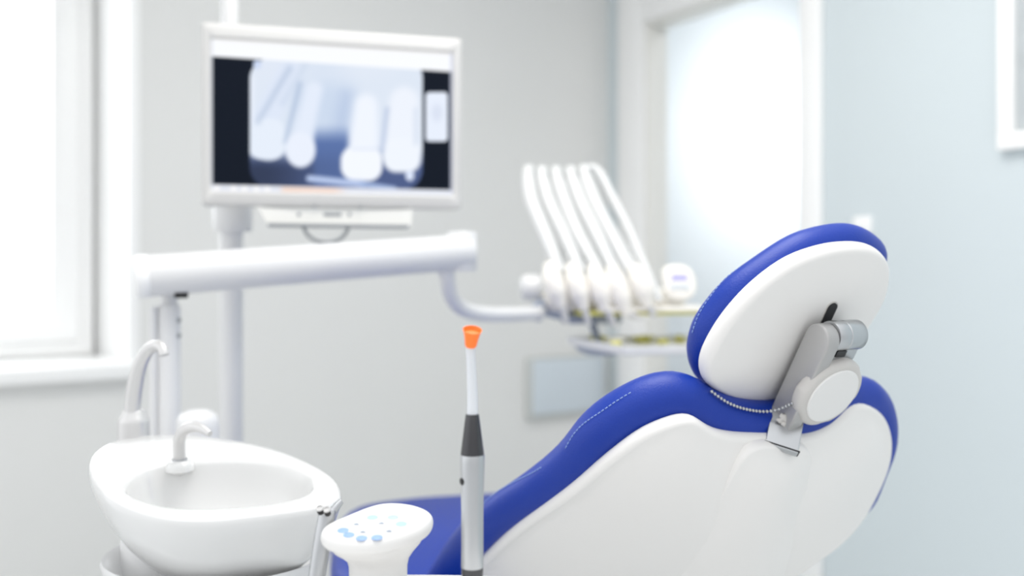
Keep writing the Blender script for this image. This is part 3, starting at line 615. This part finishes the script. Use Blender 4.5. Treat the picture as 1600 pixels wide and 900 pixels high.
# ------------------------------------------------ swing arm on its post
ar = thing('swing_arm', 'thick white horizontal arm on a post, carrying the delivery unit', 'arm', (P(262,500,1.84).x, 1.84, 0))
ax0 = ar.location.x
tube('post', [(ax0,1.84,0),(ax0,1.84,zz(482,1.84)),(ax0,1.84,zz(476,1.84))], [.0245,.0245,.022], M['enam'], ar, seg=32)
tube('post_neck', [(ax0+.002,1.84,zz(480,1.84)),(ax0+.002,1.84,zz(440,1.84))], .0165, M['enam'], ar, seg=24)
lathe('base_plate', (ax0,1.84,0), Z, [(.001,0),(.045,0),(.045,.012),(.03,.02),(.001,.02)], M['enam'], ar)
tube('post_highlight', [(ax0-.019,1.815,.3),(ax0-.019,1.815,zz(478,1.84))], .0075, M['enam'], ar, seg=16)  # thin tube added to shape the highlight strip down the post's left
for y in (500, 524): lathe('screw_cap', (ax0+.022, 1.835, zz(y,1.84)), (1,-.6,0), [(.001,0),(.005,0),(.005,.004),(.001,.004)], M['dgrey'], ar, seg=12)
a0, a1 = P(222, 432, 1.78), P(737, 393, 2.04); d_ = (a1-a0).normalized()
tube('boom', [a0, a0*.5+a1*.5, a1-d_*.006, a1], [.0405,.0395,.0385,.034], M['enam'], ar, seg=40)
lathe('end_cap', a0-d_*.014, d_, [(.001,0),(.034,0),(.040,.003),(.042,.008),(.042,.024),(.0405,.026),(.001,.026)], M['trim'], ar)
lathe('joint', P(722,393,2.035)-Z*.038, Z, [(.001,-.004),(.030,-.004),(.033,0),(.033,.076),(.030,.081),(.001,.083)], M['enam'], ar)
box('stop_block', P(283,461,1.80), (.011,.006,0), (-.004,.009,0), (0,0,.006), M['black'], ar, bev=.002)
tube('curved_link', [P(697,405,2.03), P(699,430,2.03), P(702,455,2.05), P(714,476,2.08), P(735,487,2.12), P(765,491,2.17), P(800,491,2.23), P(845,489,2.30)], [.017,.017,.0175,.0175,.0175,.0175,.017,.017], M['enam'], ar, n=50, seg=24)
lathe('pivot', P(697,424,2.03), Z, [(.001,-.012),(.014,-.012),(.020,-.008),(.020,.02),(.001,.02)], M['enam'], ar)
# ------------------------------------------------ instrument head
HD = 2.35; s1 = 1/F*HD
head = thing('dental_delivery_unit', 'cream dental delivery unit with fan of pale whip arms and small display', 'delivery unit', P(950, 490, HD))
hx = V((1, .12, 0)).normalized(); hy = V((-.12, 1, 0)).normalized()
box('body', P(955,468,HD+.03), hx*(112*s1), hy*.06, Z*(17*s1), M['cream'], head, bev=.02, seg=5)
box('lower_rail', P(995,487,HD), hx*(100*s1), hy*.07, Z*(3*s1), M['yel'], head, bev=.003)
box('top_rail', P(1010,481,HD-.005), hx*(85*s1), hy*.075, Z*(3.5*s1), M['cream'], head, bev=.004)
lathe('side_knob', P(812,449,HD), hx, [(.001,0),(.022,.002),(.031,.010),(.033,.02),(.033,.05),(.001,.05)], M['enam'], head)
tube('bracket', [P(838,492,2.30), P(850,480,HD-.02), P(880,490,HD), P(886,505,HD)], [.02,.024,.022,.012], M['joint'], head, n=16)
box('mount', P(925,497,HD+.02), hx*.07, hy*.04, Z*.012, M['joint'], head, bev=.006)
for pts in ([(825,267),(829,308),(848,357),(868,407)], [(846,269),(856,312),(879,362),(899,407)], [(868,269),(881,312),(903,366),(928,411)], [(891,269),(907,316),(932,366),(957,419)], [(912,267),(928,312),(957,370),(981,415)]):
    q = [P(pts[0][0]+4, pts[0][1]-3, HD+.14)]+[P(x, y, HD+dd) for (x, y), dd in zip(pts, (.12,.07,.0,-.05))]+[P(pts[-1][0]+8, pts[-1][1]+18, HD-.06)]
    tube('whip_arm', q, [.012,.0175,.0175,.017,.016,.014], M['whip'], head, n=24, seg=14)
    tube('hose', [P(pts[0][0]+4, pts[0][1]-3, HD+.14), P(pts[0][0]+22, pts[0][1]+12, HD+.16), P(pts[1][0]+24, pts[1][1], HD+.15), P(pts[2][0]+26, pts[2][1]+4, HD+.12), P(pts[3][0]+12, pts[3][1]+46, HD+.06)], .0055, M['whip'], head, n=24, seg=10)
tube('whip_arm', [P(905,266,HD+.14), P(932,263,HD+.12), P(957,308,HD+.07), P(986,366,HD), P(1014,431,HD-.06), P(1030,470,HD-.08)], [.008,.0105,.0105,.010,.010,.009], M['whip'], head, n=24, seg=14)
pc_ = PlaneD(P(1060,441,HD-.05), V((0,-1,.25)))
dp = pad('display_pod', inset([(1036,420),(1058,413),(1078,420),(1087,440),(1085,460),(1068,469),(1045,465),(1036,445)], 6, 60), pc_, V((0,-1,.25)), .010, M['cream'], head, bulge_b=.002, step=8, resample=False)
box('lcd_window', P(1060,435,pc_(1060,435))+V((0,-.0135,.003)), (.019,0,0), (0,-.001,.0003), (0,.001,.0062), M['lcd'], dp, bev=0)
for x in (1051,1061,1071): box('pod_key', P(x,450,pc_(x,450))+V((0,-.0135,.003)), (.0055,0,0), (0,-.001,.0003), (0,.0012,.0062), M['plate'], dp, bev=0)
# handpieces lying in their holders: every one a thing of its own
hl = ['leftmost cream handpiece in the delivery unit beside the round side knob', 'cream handpiece, second from the left in the delivery unit', 'middle cream handpiece of the five in the delivery unit', 'cream handpiece, fourth from left, its tip hanging over the tray', 'rightmost cream handpiece of the five, nearest the small display']
hq = [[(858,412),(864,440),(872,462),(878,480)], [(892,414),(900,442),(908,466),(913,484)], [(926,416),(934,442),(942,468),(948,486)], [(955,418),(964,444),(973,470),(980,492)], [(990,416),(1000,440),(1008,462),(1014,480)]]
tip = [(885,506), (920,508), (962,512), (1001,497), (1022,496)]
for i, (lb, q) in enumerate(zip(hl, hq)):
    dd = HD-.085
    t0 = thing('handpiece', lb, 'handpiece', P(q[1][0], q[1][1], dd), 'handpieces in the delivery unit')
    tube('grip', [P(x, y, dd+(.02 if j == 0 else 0)) for j, (x, y) in enumerate(q)], [.014,.0255,.026,.012], M['cream'], t0, n=16, seg=18)
    tube('tip', [P(q[-1][0]-1, q[-1][1]-5, dd), P((q[-1][0]+tip[i][0])/2+1, (q[-1][1]+tip[i][1])/2, dd), P(*tip[i], dd)], [.010,.009,.0065], M['spout'], t0, n=8, seg=12)
    t0.location = t0.location
# tray below
ty = thing('instrument_tray', 'white instrument tray below the delivery unit, holding small yellow-green items', 'tray', P(990, 545, 2.3))
tq = [P(888,524,2.38), P(976,546,2.12), P(1120,548,2.16), P(1115,522,2.44)]
tz = sum(p.z for p in tq)/4
class C0: pass
def flat(p, z): return V((p.x, p.y, z))
def trayring(s, z):
    c_ = sum(tq, V())/4; return [flat(c_+(p-c_)*s, z) for p in tq]
loft('tray', [trayring(.96,tz-.018), trayring(1,tz-.014), trayring(1.01,tz+.003), trayring(.985,tz+.004), trayring(.975,tz-.008), trayring(.1,tz-.009)], M['enam'], ty, sharp=30)
tube('tray_bracket', [P(960,548,2.25), P(925,548,2.32), P(905,541,2.36)], .012, M['joint'], ty, n=10, seg=12)
tube('tray_stem', [P(940,545,2.30), P(930,520,HD+.02), P(925,500,HD+.02)], .010, M['joint'], ty, n=10, seg=12)
il = ['small yellow-green instrument at the left of the tray', 'small yellow-green clamp second from left on the tray', 'yellow-green bur block in the middle of the tray', 'yellow-green instrument right of the bur block on the tray', 'yellow-green holder nearest the headrest on the tray']
for i, (x, y, l) in enumerate([(935,531,.030),(962,536,.024),(1005,531,.032),(1035,533,.026),(1062,530,.030)]):
    D_ = (CH-(tz-.008))*F/(y+4-HZ); p_ = P(x, y+4, D_); q_ = thing('tray_item', il[i], 'instrument', p_, 'small items on the tray')
    a_ = V((math.cos(.6*i-.8), math.sin(.6*i-.8), 0)); n_ = V((-a_.y, a_.x, 0))
    box('block', p_+Z*.006, a_*l*.55, n_*.012, Z*.0055, M['yel'], q_, bev=.003)
    tube('rod', [p_+Z*.0135-a_*l, p_+Z*.0155, p_+Z*.0135+a_*l], [.0025,.0035,.0025], M['spout'] if i % 2 else M['yel'], q_, n=6, seg=8)
